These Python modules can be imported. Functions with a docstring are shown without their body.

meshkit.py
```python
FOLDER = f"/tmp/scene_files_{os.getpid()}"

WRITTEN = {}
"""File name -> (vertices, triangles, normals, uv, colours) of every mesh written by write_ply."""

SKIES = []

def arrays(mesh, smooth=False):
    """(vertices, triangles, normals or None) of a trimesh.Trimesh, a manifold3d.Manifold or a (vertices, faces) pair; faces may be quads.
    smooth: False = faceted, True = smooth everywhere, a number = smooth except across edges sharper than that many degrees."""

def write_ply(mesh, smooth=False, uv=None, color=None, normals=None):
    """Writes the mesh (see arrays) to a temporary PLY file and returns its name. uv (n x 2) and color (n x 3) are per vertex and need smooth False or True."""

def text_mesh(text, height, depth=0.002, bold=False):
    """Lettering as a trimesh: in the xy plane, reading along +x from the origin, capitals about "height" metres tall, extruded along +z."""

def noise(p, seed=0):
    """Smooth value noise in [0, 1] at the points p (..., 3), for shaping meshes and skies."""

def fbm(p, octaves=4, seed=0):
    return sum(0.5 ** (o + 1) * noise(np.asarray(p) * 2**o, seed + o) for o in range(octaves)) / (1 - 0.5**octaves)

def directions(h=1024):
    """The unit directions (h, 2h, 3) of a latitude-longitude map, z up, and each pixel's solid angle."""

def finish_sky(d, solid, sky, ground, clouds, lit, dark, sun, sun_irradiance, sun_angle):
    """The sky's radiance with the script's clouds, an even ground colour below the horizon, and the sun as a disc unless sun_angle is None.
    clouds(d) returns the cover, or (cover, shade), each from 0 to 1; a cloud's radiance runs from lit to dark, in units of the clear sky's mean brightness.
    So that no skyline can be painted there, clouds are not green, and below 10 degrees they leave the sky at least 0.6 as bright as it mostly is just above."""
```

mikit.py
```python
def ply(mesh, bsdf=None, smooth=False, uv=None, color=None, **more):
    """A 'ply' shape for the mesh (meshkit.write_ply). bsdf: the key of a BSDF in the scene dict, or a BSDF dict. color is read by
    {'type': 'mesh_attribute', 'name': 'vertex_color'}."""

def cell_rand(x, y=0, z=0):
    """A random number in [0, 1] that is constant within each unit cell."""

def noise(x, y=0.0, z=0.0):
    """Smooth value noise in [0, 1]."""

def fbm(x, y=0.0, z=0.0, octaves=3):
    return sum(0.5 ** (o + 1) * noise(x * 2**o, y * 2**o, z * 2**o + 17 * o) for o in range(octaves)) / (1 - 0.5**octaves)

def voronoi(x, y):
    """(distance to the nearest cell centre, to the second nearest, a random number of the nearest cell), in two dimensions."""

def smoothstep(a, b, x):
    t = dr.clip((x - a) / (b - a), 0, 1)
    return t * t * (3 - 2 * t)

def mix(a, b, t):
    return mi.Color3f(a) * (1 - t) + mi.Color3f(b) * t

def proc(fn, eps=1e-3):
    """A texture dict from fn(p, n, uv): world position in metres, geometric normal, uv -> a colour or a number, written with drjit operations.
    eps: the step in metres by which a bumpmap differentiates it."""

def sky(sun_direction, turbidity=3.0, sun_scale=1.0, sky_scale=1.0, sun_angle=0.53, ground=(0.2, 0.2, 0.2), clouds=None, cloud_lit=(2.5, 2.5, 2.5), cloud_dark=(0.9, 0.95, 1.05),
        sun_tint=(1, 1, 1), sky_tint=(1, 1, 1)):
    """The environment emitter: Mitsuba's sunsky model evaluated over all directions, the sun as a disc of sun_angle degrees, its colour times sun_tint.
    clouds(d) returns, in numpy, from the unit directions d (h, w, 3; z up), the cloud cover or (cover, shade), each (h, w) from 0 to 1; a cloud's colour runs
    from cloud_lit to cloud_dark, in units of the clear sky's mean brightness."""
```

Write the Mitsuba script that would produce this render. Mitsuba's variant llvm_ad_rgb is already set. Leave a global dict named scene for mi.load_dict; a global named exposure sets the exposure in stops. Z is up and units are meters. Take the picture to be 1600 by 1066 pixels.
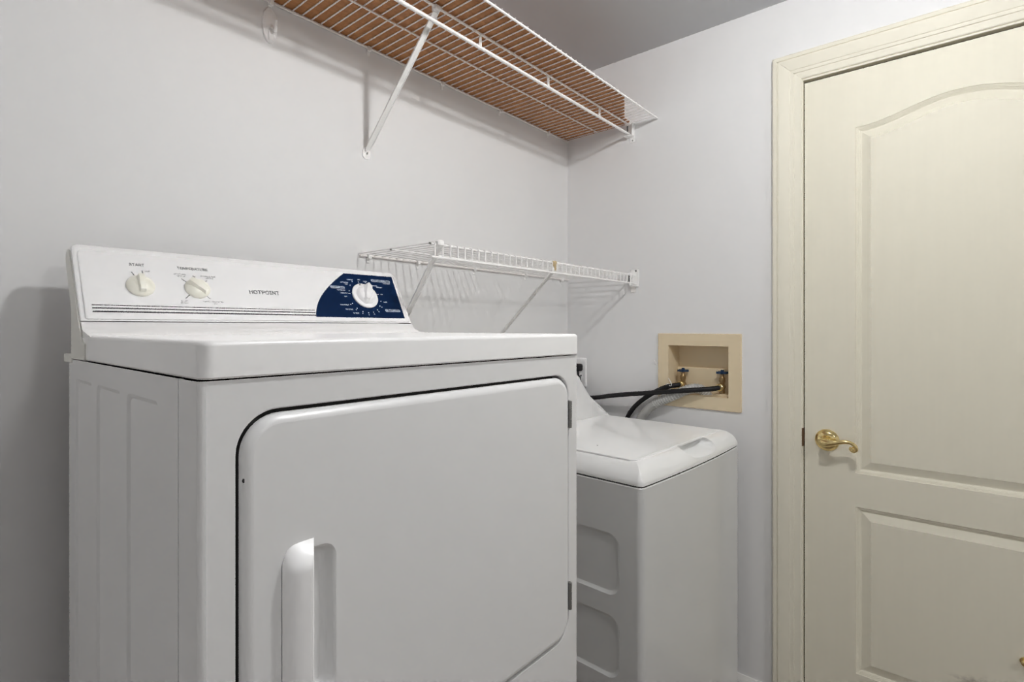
import math, random
import numpy as np
import trimesh
import shapely
from shapely.geometry import Polygon, box as sbox
import manifold3d as m3
import drjit as dr
import mitsuba as mi
import mikit
import meshkit

random.seed(3)
np.random.seed(3)
T = mi.ScalarTransform4f
scene, labels = {}, {}

# ------------------------------------------------------------------ camera, light, exposure
EYE = 1.265
FOC = 830.0
YAW = math.radians(40.16)          # the back wall runs 40 degrees to the right of the view
ca, sa = math.cos(YAW), math.sin(YAW)
scene['camera'] = {
    'type': 'perspective', 'fov_axis': 'x', 'fov': 2 * math.degrees(math.atan(800 / FOC)),
    'near_clip': 0.02, 'far_clip': 50.0, 'principal_point_offset_y': 22.0 / 1066.0,
    'to_world': T().look_at(origin=[0, 0, EYE], target=[ca, sa, EYE], up=[0, 0, 1])}
exposure = -0.18
LAMP_POS = (0.87, 0.05, 2.200)
LAMP_POWER = 500.0
BULB_R = 0.042
FILL_DOME_POS = (0.60, -1.60)
FILL_DOME_POWER = 74.0
LAMP_TINT = (1.0, 0.995, 0.985)

# room: back wall y = YB, right wall x = XR (metres)
XR, YB, XL, YF, ZC = 1.870, 1.270, -0.90, -2.80, 2.312


# ------------------------------------------------------------------ materials
def rgb(*c):
    return {'type': 'rgb', 'value': list(c)}


def mat(name, base, rough=0.5, metal=0.0, spec=0.5, coat=0.0, bump=None):
    b = {'type': 'principled', 'base_color': base if isinstance(base, dict) else rgb(*base), 'roughness': rough, 'metallic': metal, 'specular': spec}
    if coat:
        b['clearcoat'] = coat
        b['clearcoat_gloss'] = 0.9
    if bump:
        b = {'type': 'bumpmap', 'arbitrary': bump[0], 'scale': bump[1], 'bsdf': b}
    scene[name] = {'type': 'twosided', 'bsdf': b}


def wall_relief(p, n, uv):
    return mikit.fbm(p.x * 90, p.y * 90, p.z * 90, 3)


def wall_colour(p, n, uv):
    t = mikit.fbm(p.x * 3.0 + 5, p.y * 3.0, p.z * 3.0, 3)
    return mikit.mix((0.700, 0.700, 0.703), (0.722, 0.722, 0.725), t)


def door_colour(p, n, uv):
    g = mikit.fbm(p.y * 160, p.z * 6, 0.0, 3)
    c = mikit.mix((0.705, 0.675, 0.565), (0.718, 0.688, 0.578), g)
    # scuff marks near the foot of the lower panel
    s = mikit.fbm(p.y * 60, p.z * 90, 3.0, 3)
    line = dr.exp(-dr.square((p.z - 0.318 - 0.22 * (p.y + 0.02) * -1.0) / 0.012)) * mikit.smoothstep(0.06, -0.05, p.y)
    return mikit.mix(c, (0.33, 0.31, 0.27), dr.clip(line * mikit.smoothstep(0.45, 0.75, s) * 0.9, 0, 1))


def stile_grain(p, n, uv):
    return mikit.fbm(p.y * 420, p.z * 14, p.x * 20, 2)


def rail_grain(p, n, uv):
    return mikit.fbm(p.y * 14, p.z * 420, p.x * 20, 2)


def door_grain(p, n, uv):
    rail = mikit.smoothstep(0.238, 0.236, p.y) * (mikit.smoothstep(0.832, 0.828, p.z) * mikit.smoothstep(0.725, 0.729, p.z))
    return stile_grain(p, n, uv) * (1 - rail) + rail_grain(p, n, uv) * rail


def board_colour(p, n, uv):
    g = mikit.fbm(p.x * 7, p.y * 120, 0.0, 4)
    k = mikit.fbm(p.x * 30, p.y * 300, 4.0, 2)
    c = mikit.mix((0.30, 0.125, 0.045), (0.44, 0.205, 0.085), g)
    return c * (0.85 + 0.3 * k)


def floor_colour(p, n, uv):
    u, v = p.x / 0.305, p.y / 0.305
    r = mikit.cell_rand(u, v, 2)
    fu, fv = u - dr.floor(u), v - dr.floor(v)
    e = dr.minimum(dr.minimum(fu, 1 - fu), dr.minimum(fv, 1 - fv))
    t = mikit.fbm(p.x * 14, p.y * 14, 0.0, 4)
    c = mikit.mix((0.12, 0.095, 0.07), (0.19, 0.15, 0.115), t * 0.7 + r * 0.3)
    return mikit.mix((0.06, 0.055, 0.05), c, mikit.smoothstep(0.006, 0.014, e))


mat('m_wall', mikit.proc(wall_colour), 0.6, spec=0.3, bump=(mikit.proc(wall_relief, 2e-3), 0.00035))
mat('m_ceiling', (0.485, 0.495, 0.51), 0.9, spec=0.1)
mat('m_floor', mikit.proc(floor_colour), 0.35)
mat('m_door', mikit.proc(door_colour), 0.55, spec=0.25, bump=(mikit.proc(door_grain, 6e-4), 0.00022))
mat('m_trim', (0.70, 0.672, 0.572), 0.55, spec=0.25)
mat('m_baseboard', (0.76, 0.75, 0.72), 0.4, spec=0.4)
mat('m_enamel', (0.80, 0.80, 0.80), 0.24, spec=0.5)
mat('m_enamel_shaded', (0.665, 0.667, 0.67), 0.33, spec=0.45)  # same enamel as the worktop, darkened for shade on the upright faces
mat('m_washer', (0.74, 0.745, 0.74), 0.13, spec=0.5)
mat('m_washer_cabinet_shaded', (0.57, 0.575, 0.572), 0.15, spec=0.5)  # greyer cabinet paint, with weaker light also put into the colour
mat('m_white_plastic', (0.83, 0.83, 0.835), 0.28, spec=0.5)
mat('m_ivory_plastic', (0.80, 0.79, 0.70), 0.3, spec=0.5)
mat('m_cap_plastic', (0.69, 0.685, 0.64), 0.4, spec=0.4)
mat('m_dark', (0.035, 0.035, 0.037), 0.6, spec=0.3)
mat('m_strip', (0.035, 0.022, 0.014), 0.8, spec=0.1)
mat('m_gap_shade', (0.10, 0.10, 0.10), 0.6, spec=0.3)  # dark grey standing in for the shade inside gaps
mat('m_ink', (0.17, 0.17, 0.175), 0.6, spec=0.2)
mat('m_ink_grey', (0.26, 0.26, 0.27), 0.6, spec=0.2)
mat('m_line', (0.03, 0.03, 0.035), 0.5, spec=0.2)
mat('m_navy', (0.0012, 0.0125, 0.048), 0.6, spec=0.06)
mat('m_print', (0.78, 0.85, 0.95), 0.5, spec=0.2)
mat('m_print_grey', (0.48, 0.54, 0.64), 0.5, spec=0.2)
mat('m_steel', (0.36, 0.36, 0.36), 0.35, metal=1.0)
mat('m_zinc', (0.24, 0.24, 0.23), 0.45, metal=0.8)
mat('m_wire', (0.80, 0.775, 0.75), 0.35, spec=0.45)
mat('m_wire_white', (0.82, 0.82, 0.81), 0.35, spec=0.45)
mat('m_rust', (0.50, 0.40, 0.24), 0.7, spec=0.2)
mat('m_board', mikit.proc(board_colour), 0.55, spec=0.25)
mat('m_brass', (0.83, 0.66, 0.32), 0.14, metal=1.0)
mat('m_brass_dull', (0.36, 0.25, 0.13), 0.35, metal=0.9)
mat('m_bronze', (0.16, 0.10, 0.06), 0.4, metal=0.6)
mat('m_box', (0.68, 0.57, 0.395), 0.45, spec=0.4)
mat('m_blue_handle', (0.010, 0.032, 0.080), 0.4, spec=0.4)
mat('m_rubber', (0.009, 0.009, 0.010), 0.5, spec=0.25)
mat('m_grey_hose', (0.40, 0.40, 0.385), 0.5, spec=0.4)
mat('m_hose_ring', (0.58, 0.58, 0.57), 0.45)
mat('m_plate', (0.80, 0.80, 0.80), 0.35, spec=0.45)
mat('m_lamp_metal', (0.8, 0.8, 0.78), 0.4)


# ------------------------------------------------------------------ shape helpers
def mesh(v, f):
    return trimesh.Trimesh(np.asarray(v, float), np.asarray(f, int), process=False)


def join(*ms):
    return trimesh.util.concatenate([m for m in ms if m is not None])


def quads(n, k, closed=True):
    f = []
    for i in range(k - 1):
        for j in range(n if closed else n - 1):
            a, b = i * n + j, i * n + (j + 1) % n
            f += [[a, b, b + n], [a, b + n, a + n]]
    return f


def loft(rings, cap0=True, cap1=True, closed=True):
    """Rings of equal length become a skin; the ends are closed by fans."""
    r = np.asarray(rings, float)
    k, n, _ = r.shape
    v, f = r.reshape(-1, 3).tolist(), quads(n, k, closed)
    if cap0:
        v.append(r[0].mean(0).tolist())
        f += [[len(v) - 1, (j + 1) % n, j] for j in range(n)]
    if cap1:
        v.append(r[-1].mean(0).tolist())
        b = (k - 1) * n
        f += [[len(v) - 1, b + j, b + (j + 1) % n] for j in range(n)]
    return mesh(v, f)


def chbox(x0, x1, y0, y1, z0, z1, b=0.001):
    """A box with chamfered edges."""
    b = min(b, (x1 - x0) * 0.45, (y1 - y0) * 0.45, (z1 - z0) * 0.45)
    pts = []
    for sx in (0, 1):
        for sy in (0, 1):
            for sz in (0, 1):
                x, y, z = (x0, x1)[sx], (y0, y1)[sy], (z0, z1)[sz]
                dx, dy, dz = b * (1 - 2 * sx), b * (1 - 2 * sy), b * (1 - 2 * sz)
                pts += [(x, y + dy, z + dz), (x + dx, y, z + dz), (x + dx, y + dy, z)]
    return trimesh.convex.convex_hull(np.array(pts))


def hull(pts):
    return trimesh.convex.convex_hull(np.asarray(pts, float))


def tube(path, r, sides=8, caps=True):
    p = np.asarray(path, float)
    rad = np.broadcast_to(np.asarray(r, float), (len(p),))
    t = np.gradient(p, axis=0)
    t /= np.linalg.norm(t, axis=1, keepdims=True) + 1e-12
    ref = np.array([0, 0, 1.0]) if abs(t[0, 2]) < 0.9 else np.array([1.0, 0, 0])
    a = np.cross(t[0], ref)
    a /= np.linalg.norm(a)
    ang = np.arange(sides) * 2 * math.pi / sides
    rings = []
    for i in range(len(p)):
        a = a - t[i] * (a @ t[i])
        a /= np.linalg.norm(a) + 1e-12
        b = np.cross(t[i], a)
        rings.append(p[i] + rad[i] * (np.cos(ang)[:, None] * a + np.sin(ang)[:, None] * b))
    return loft(rings, caps, caps)


def spline(pts, n=40):
    from scipy.interpolate import CubicSpline
    p = np.asarray(pts, float)
    s = np.r_[0, np.cumsum(np.linalg.norm(np.diff(p, axis=0), axis=1))]
    return CubicSpline(s, p)(np.linspace(0, s[-1], n))


def rrect(x0, x1, y0, y1, r, n=8, rs=None):
    """A rounded rectangle as a counter-clockwise list of 4 (n + 1) points; rs: the radii at (x1 y0), (x1 y1), (x0 y1), (x0 y0)."""
    rs = rs or (r, r, r, r)
    out = []
    for (cx, cy, sx, sy, a0), q in zip(((x1, y0, -1, 1, -90), (x1, y1, -1, -1, 0), (x0, y1, 1, -1, 90), (x0, y0, 1, 1, 180)), rs):
        q = max(q, 1e-4)
        for k in range(n + 1):
            a = math.radians(a0 + 90 * k / n)
            out.append((cx + sx * q + q * math.cos(a), cy + sy * q + q * math.sin(a)))
    return np.array(out)


def tri(poly):
    v, f = trimesh.creation.triangulate_polygon(poly, engine='earcut')
    return np.asarray(v), np.asarray(f)


def flat(poly, to3):
    v, f = tri(poly)
    return mesh([to3(a, b, 0.0) for a, b in v], f)


def dish(outline, profile, to3, cap=True):
    """Rings of outline(inset) at the given depths: [(inset, depth), ...]; the last one is filled."""
    rings = [[to3(a, b, d) for a, b in outline(i)] for i, d in profile]
    m = loft(rings, False, False)
    if cap:
        i, d = profile[-1]
        v, f = tri(Polygon(outline(i)))
        m = join(m, mesh([to3(a, b, d) for a, b in v], f))
    return m


def extrude(poly, to3, d0, d1):
    """A polygon (with holes) in the plane to3(a, b, depth), between two depths."""
    v, f = tri(poly)
    n = len(v)
    vv = [to3(a, b, d0) for a, b in v] + [to3(a, b, d1) for a, b in v]
    ff = f.tolist() + (f[:, ::-1] + n).tolist()
    out = [mesh(vv, ff)]
    for ring in [poly.exterior, *poly.interiors]:
        c = np.array(ring.coords)[:-1]
        out.append(loft([[to3(a, b, d0) for a, b in c], [to3(a, b, d1) for a, b in c]], False, False))
    return join(*out)


def lathe(profile, axis0, axis, n=28):
    """profile: [(radius, height), ...] turned about the line from axis0 along axis."""
    ax = np.asarray(axis, float)
    ax /= np.linalg.norm(ax)
    ref = np.array([0, 0, 1.0]) if abs(ax[2]) < 0.9 else np.array([1.0, 0, 0])
    u = np.cross(ax, ref)
    u /= np.linalg.norm(u)
    w = np.cross(ax, u)
    ang = np.arange(n) * 2 * math.pi / n
    rings = [np.asarray(axis0) + h * ax + r * (np.cos(ang)[:, None] * u + np.sin(ang)[:, None] * w) for r, h in profile]
    return loft(rings, True, True)


def to_manifold(m):
    m = trimesh.Trimesh(m.vertices, m.faces, process=True)
    m.merge_vertices()
    trimesh.repair.fix_normals(m)
    return m3.Manifold(m3.Mesh(np.asarray(m.vertices, np.float32), np.asarray(m.faces, np.uint32)))


def from_manifold(m):
    q = m.to_mesh()
    return trimesh.Trimesh(q.vert_properties[:, :3], q.tri_verts, process=False)


# ------------------------------------------------------------------ entries of the scene
def key_for(name, parent=None):
    base = f'{parent}__{name}' if parent else name
    if base not in USED:
        USED.add(base)
        return base
    k = 1
    while f'{base}_{k:03d}' in USED:
        k += 1
    USED.add(f'{base}_{k:03d}')
    return f'{base}_{k:03d}'


USED = set()


def obj(name, m, material, parent=None, smooth=30, frame=None, label=None, shared=None, **more):
    key = key_for(name, parent)
    d = dict(shared) if shared else mikit.ply(m, material, smooth=smooth)
    if frame is not None:
        d['to_world'] = frame
    d.update(more)
    scene[key] = d
    if label:
        labels[key] = {'label': label}
    return key


def thing(name, label, cat, group=None):
    key = key_for(name)
    labels[key] = {'label': label, 'category': cat}
    if group:
        labels[key]['group'] = group
    return key


def struct(name, label=None):
    key = key_for(name)
    labels[key] = {'kind': 'structure'}
    if label:
        labels[key]['label'] = label
    return key


def struct_obj(name, m, material, smooth=False, label=None):
    key = struct(name, label)
    scene[key] = mikit.ply(m, material, smooth=smooth)
    return key


# ------------------------------------------------------------------ room shell
TH = 0.10
DOOR_Y0, DOOR_Y1, DOOR_Z = -0.3925, 0.3775, 2.038         # inside of the jamb
BOX_O = (0.563, 0.861, 0.975, 1.241)                      # outlet box frame: y0 y1 z0 z1
BOX_I = (0.605, 0.820, 1.020, 1.198)
wall_xyz = lambda a, b, d: (XR + d, a, b)                 # right wall plane: (y, z, depth into the wall)
right_poly = Polygon([(YF, 0), (YB, 0), (YB, ZC), (YF, ZC)],
                     [[(DOOR_Y0 - 0.02, 0.0), (DOOR_Y1 + 0.02, 0.0), (DOOR_Y1 + 0.02, DOOR_Z + 0.02), (DOOR_Y0 - 0.02, DOOR_Z + 0.02)]])
right_poly = Polygon([(YF, 0), (DOOR_Y0 - 0.02, 0), (DOOR_Y0 - 0.02, DOOR_Z + 0.02), (DOOR_Y1 + 0.02, DOOR_Z + 0.02), (DOOR_Y1 + 0.02, 0), (YB, 0), (YB, ZC), (YF, ZC)],
                     [[(BOX_I[0] - 0.003, BOX_I[2] - 0.003), (BOX_I[1] + 0.003, BOX_I[2] - 0.003), (BOX_I[1] + 0.003, BOX_I[3] + 0.003), (BOX_I[0] - 0.003, BOX_I[3] + 0.003)]])
struct_obj('wall_right', extrude(right_poly, wall_xyz, 0.0, TH), 'm_wall', label='white painted wall with the door in it')
struct_obj('wall_back', trimesh.creation.box(bounds=[[XL - TH, YB, 0], [XR + TH, YB + TH, ZC]]), 'm_wall', label='white painted wall behind the dryer')
struct_obj('unseen_wall_left', trimesh.creation.box(bounds=[[XL - TH, YF - TH, 0], [XL, YB, ZC]]), 'm_wall')  # out of view; distance chosen for the light it bounces onto the dryer side
struct_obj('unseen_wall_front', trimesh.creation.box(bounds=[[XL, YF - TH, 0], [XR + TH, YF, ZC]]), 'm_wall')  # out of view; set far back so that it bounces little light
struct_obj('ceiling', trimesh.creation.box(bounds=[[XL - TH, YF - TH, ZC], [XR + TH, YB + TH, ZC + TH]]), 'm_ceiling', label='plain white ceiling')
struct_obj('floor', trimesh.creation.box(bounds=[[XL - TH, YF - TH, -TH], [XR + TH, YB + TH, 0]]), 'm_floor')  # out of view; dark tile colour keeps the bounce from below weak


def baseboard(y0, y1):
    prof = [(0.0, 0.0), (0.014, 0.0), (0.014, 0.070), (0.011, 0.080), (0.006, 0.088), (0.004, 0.094), (0.0, 0.094)]
    return loft([[(XR - a, y, b) for a, b in prof] for y in (y0, y1)])


struct_obj('baseboard_right', baseboard(0.4665, YB), 'm_baseboard', smooth=25)
struct_obj('baseboard_back', loft([[(x, YB - a, b) for a, b in [(0.0, 0.0), (0.014, 0.0), (0.014, 0.070), (0.011, 0.080), (0.006, 0.088), (0.004, 0.094), (0.0, 0.094)]] for x in (XL, XR - 0.0145)]), 'm_baseboard', smooth=25)

# door casing, jamb and strike plate
trim = struct('trim_1', 'cream door casing with moulded profile')
CAS = [(0, 0), (0, 0.0085), (0.0025, 0.011), (0.021, 0.0125), (0.0215, 0.0150), (0.031, 0.0160), (0.0315, 0.0178), (0.045, 0.0205), (0.060, 0.0225), (0.0655, 0.0225), (0.0665, 0.0185), (0.0685, 0.0185), (0.0695, 0.0210), (0.079, 0.0210), (0.083, 0.0185), (0.084, 0.015), (0.084, 0)]
CY1, CY0, CZ = 0.3805, -0.3955, 2.0440


def casing_piece(ends):
    """ends: two functions (w, t) -> point."""
    rings = [[e(w, t) for w, t in CAS] for e in ends]
    return loft(rings)


obj('casing', casing_piece((lambda w, t: (XR - t, CY1 + w, 0.0), lambda w, t: (XR - t, CY1 + w, CZ + w))), 'm_trim', trim, smooth=20)
obj('casing', casing_piece((lambda w, t: (XR - t, CY1 + w - 0.0004, CZ + w), lambda w, t: (XR - t, CY0 - w, CZ + w))), 'm_trim', trim, smooth=20)
obj('casing', casing_piece((lambda w, t: (XR - t, CY0 - w, CZ + w), lambda w, t: (XR - t, CY0 - w, 0.0))), 'm_trim', trim, smooth=20)
jamb = join(chbox(XR - 0.006, XR + TH, DOOR_Y1, DOOR_Y1 + 0.019, 0, DOOR_Z + 0.019, 0.001), chbox(XR - 0.006, XR + TH, DOOR_Y0 - 0.019, DOOR_Y0, 0, DOOR_Z + 0.019, 0.001),
            chbox(XR - 0.006, XR + TH, DOOR_Y0, DOOR_Y1, DOOR_Z, DOOR_Z + 0.019, 0.001),
            chbox(XR + 0.044, XR + 0.056, DOOR_Y0, DOOR_Y1, DOOR_Z - 0.011, DOOR_Z, 0.001), chbox(XR + 0.044, XR + 0.056, DOOR_Y1 - 0.011, DOOR_Y1, 0, DOOR_Z, 0.001), chbox(XR + 0.044, XR + 0.056, DOOR_Y0, DOOR_Y0 + 0.011, 0, DOOR_Z, 0.001))
obj('jamb', jamb, 'm_trim', trim, smooth=False)
obj('gap_strip', join(chbox(XR + 0.016, XR + 0.0435, DOOR_Y0 + 0.001, DOOR_Y1 - 0.0005, 2.0312, DOOR_Z - 0.0005, 0.0005), chbox(XR + 0.012, XR + 0.0435, 0.3744, DOOR_Y1 - 0.0003, 0.01, DOOR_Z - 0.001, 0.0003)), 'm_strip', trim, smooth=False, label='dark brown strip in the door gap')  # dark brown strip filling the gap above and beside the leaf
sp = [(XR - 0.009, DOOR_Y1 + 0.0045), (XR - 0.0075, DOOR_Y1 + 0.0005), (XR - 0.003, DOOR_Y1 - 0.0012), (XR + 0.03, DOOR_Y1 - 0.0012), (XR + 0.03, DOOR_Y1 + 0.0005), (XR - 0.006, DOOR_Y1 + 0.004)]
strike = loft([[(x, y, z) for x, y in sp] for z in (0.891, 0.947)])
obj('strike_plate', strike, 'm_bronze', trim, smooth=20, label='dark brass strike plate')

# ------------------------------------------------------------------ the door
DFX = XR + 0.001                                           # the leaf's face
LY0, LY1, LZ0, LZ1 = -0.3890, 0.3738, 0.008, 2.0305
PY0, PY1 = -0.251, 0.2385                                  # panel outlines
door_xyz = lambda a, b, d: (DFX + d, a, b)


def arch_outline(i):
    n = 40
    ya, yb = PY1 - i, PY0 + i
    pts = [(ya, 0.8285 + i)]
    # the lower edge runs from the left to the right, the arch comes back
    pts += [(ya + (yb - ya) * k / 8, 0.8285 + i) for k in range(1, 9)]
    for k in range(n + 1):
        s = 1 - k / n
        t = 1 - abs(2 * s - 1)
        rise = 0.5 - 0.5 * math.cos(math.pi * min(1, t * 1.02))
        pts.append((ya + (yb - ya) * s, 1.8600 - i + 0.0475 * rise))
    return np.array(pts)


def low_outline(i):
    ya, yb, z0, z1 = PY1 - i, PY0 + i, 0.2316 + i, 0.7290 - i
    pts = []
    for (a, b), (c, d) in zip([(ya, z0), (yb, z0), (yb, z1), (ya, z1)], [(yb, z0), (yb, z1), (ya, z1), (ya, z0)]):
        pts += [(a + (c - a) * k / 4, b + (d - b) * k / 4) for k in range(4)]
    return np.array(pts)


PANEL = [(0, 0), (0.0015, 0.0022), (0.0040, 0.0026), (0.0046, 0.0040), (0.0072, 0.0046), (0.0078, 0.0062), (0.0105, 0.0072), (0.0120, 0.0088), (0.0150, 0.0092), (0.0180, 0.0082), (0.0360, 0.0022), (0.0375, 0.0012)]
door = struct('door_1', 'cream moulded two-panel door with an arched upper panel')
leaf = Polygon([(LY0, LZ0), (LY1, LZ0), (LY1, LZ1), (LY0, LZ1)], [arch_outline(0), low_outline(0)])
back = chbox(DFX + 0.012, DFX + 0.035, LY0, LY1, LZ0, LZ1, 0.0005)
obj('leaf', join(extrude(leaf, door_xyz, 0.0, 0.013), back), 'm_door', door, smooth=False)
obj('panel', dish(arch_outline, PANEL, door_xyz), 'm_door', door, smooth=22, label='arched upper panel')
obj('panel', dish(low_outline, PANEL, door_xyz), 'm_door', door, smooth=22, label='rectangular lower panel')
HY, HZ = 0.312, 0.918
handle = obj('handle', lathe([(0.0325, 0), (0.0330, 0.003), (0.0315, 0.0055), (0.0285, 0.0075), (0.0275, 0.0095), (0.0240, 0.0125), (0.0165, 0.0150), (0.0150, 0.018), (0.0142, 0.030), (0.0135, 0.036)], (DFX, HY, HZ), (-1, 0, 0), 36), 'm_brass', door, smooth=40, label='polished brass lever handle')
lev = spline([(1.828, HY + 0.004, HZ - 0.002), (1.823, HY - 0.012, HZ), (1.822, HY - 0.032, HZ + 0.004), (1.823, HY - 0.052, HZ + 0.0085), (1.825, HY - 0.068, HZ + 0.0065), (1.826, HY - 0.0795, HZ - 0.003), (1.827, HY - 0.0805, HZ - 0.0125), (1.827, HY - 0.0725, HZ - 0.0165), (1.827, HY - 0.0665, HZ - 0.0115), (1.827, HY - 0.0690, HZ - 0.0065)], 44)
obj('lever', join(tube(lev, np.interp(np.linspace(0, 1, 44), [0, 0.12, 0.35, 0.6, 1], [0.0125, 0.0115, 0.0068, 0.0052, 0.0042]), 14), lathe([(0.002, 0), (0.0055, 0.001), (0.0062, 0.005), (0.004, 0.009), (0.001, 0.0105)], (1.830, HY - 0.0730, HZ - 0.0095), (-1, 0, 0), 14)), 'm_brass', handle, smooth=50)
obj('latch', chbox(DFX + 0.006, DFX + 0.028, LY1 - 0.001, LY1 + 0.0032, HZ - 0.014, HZ + 0.014, 0.001), 'm_brass_dull', door)
obj('bumper_knob', lathe([(0.010, 0), (0.010, 0.003), (0.005, 0.004), (0.004, 0.010), (0.0075, 0.013), (0.008, 0.017), (0.004, 0.020)], (DFX + 0.002, -0.1255, 0.415), (-1, 0, 0), 16), 'm_brass', door, label='small brass knob low on the door')

# ------------------------------------------------------------------ the dryer
DO, DROT = (0.20107, 0.57469), 0.5
DF = T().translate([DO[0], DO[1], 0]).rotate([0, 0, 1], -DROT)
W, DB = 0.672, 0.593
dryer = thing('dryer', 'white front-loading clothes dryer with a navy timer panel, in the left foreground', 'dryer')
dz0, dz1 = 0.352, 1.2105
front_xyz = lambda a, b, d: (a, d, b)
left_xyz = lambda a, b, d: (d, a, b)
right_xyz = lambda a, b, d: (W - d, a, b)
# front panel: it wraps round both front corners
OPEN = (0.0340, 0.6415, 0.6750, 1.1768)
OR = (0.043, 0.043, 0.046, 0.046)
opening = lambda i: rrect(OPEN[0] + i, OPEN[1] - i, OPEN[2] + i, OPEN[3] - i, 0, 10, tuple(q - i for q in OR))
fr = Polygon([(0.007, dz0), (W - 0.007, dz0), (W - 0.007, dz1), (0.007, dz1)], [opening(0)])
corner = []
for c, s in ((0.007, -1), (W - 0.007, 1)):
    pl = [(c, 0.0)] + [(c + s * 0.007 * math.sin(a), 0.007 - 0.007 * math.cos(a)) for a in np.linspace(0.15, math.pi / 2, 6)] + [(c + s * 0.007, 0.0555), (c + s * 0.005, 0.0565)]
    corner.append(loft([[(x, y, z) for x, y in pl] for z in (dz0, dz1)], False, False, closed=False))
fp = join(flat(fr, front_xyz), *corner, dish(opening, [(0, 0), (0.0012, 0.0008), (0.0018, 0.0025), (0.0018, 0.024)], front_xyz, cap=False))
obj('front_panel', fp, 'm_enamel_shaded', dryer, smooth=30, frame=DF)
obj('door_recess', flat(Polygon(opening(0)), lambda a, b, d: (a, 0.0235, b)), 'm_gap_shade', dryer, smooth=False, frame=DF, label='backing sheet darkened for the shade in the gap around the dryer door')  # flat sheet behind the door, its dark colour stands for shade


def side_panel(to3):
    ribs = [(0.430, 0.546), (0.276, 0.404), (0.121, 0.248)]
    outs = [lambda i, y0=y0, y1=y1: rrect(y0 + i, y1 - i, 0.40 + i, 1.180 - i, 0, 5, (0.012, 0.012, 0.012, 0.012)) for y0, y1 in ribs]
    p = Polygon([(0.0575, dz0), (DB, dz0), (DB, dz1), (0.0575, dz1)], [o(0) for o in outs])
    prof = [(0, 0), (0.0012, 0.0005), (0.0045, 0.0026), (0.0060, 0.0031)]
    edge = loft([[to3(a, z, d) for a, d in ((0.060, 0.006), (0.0575, 0.0012), (0.0575, 0.0))] for z in (dz0, dz1)], False, False, closed=False)
    return join(flat(p, to3), edge, *[dish(o, prof, to3) for o in outs])


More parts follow.
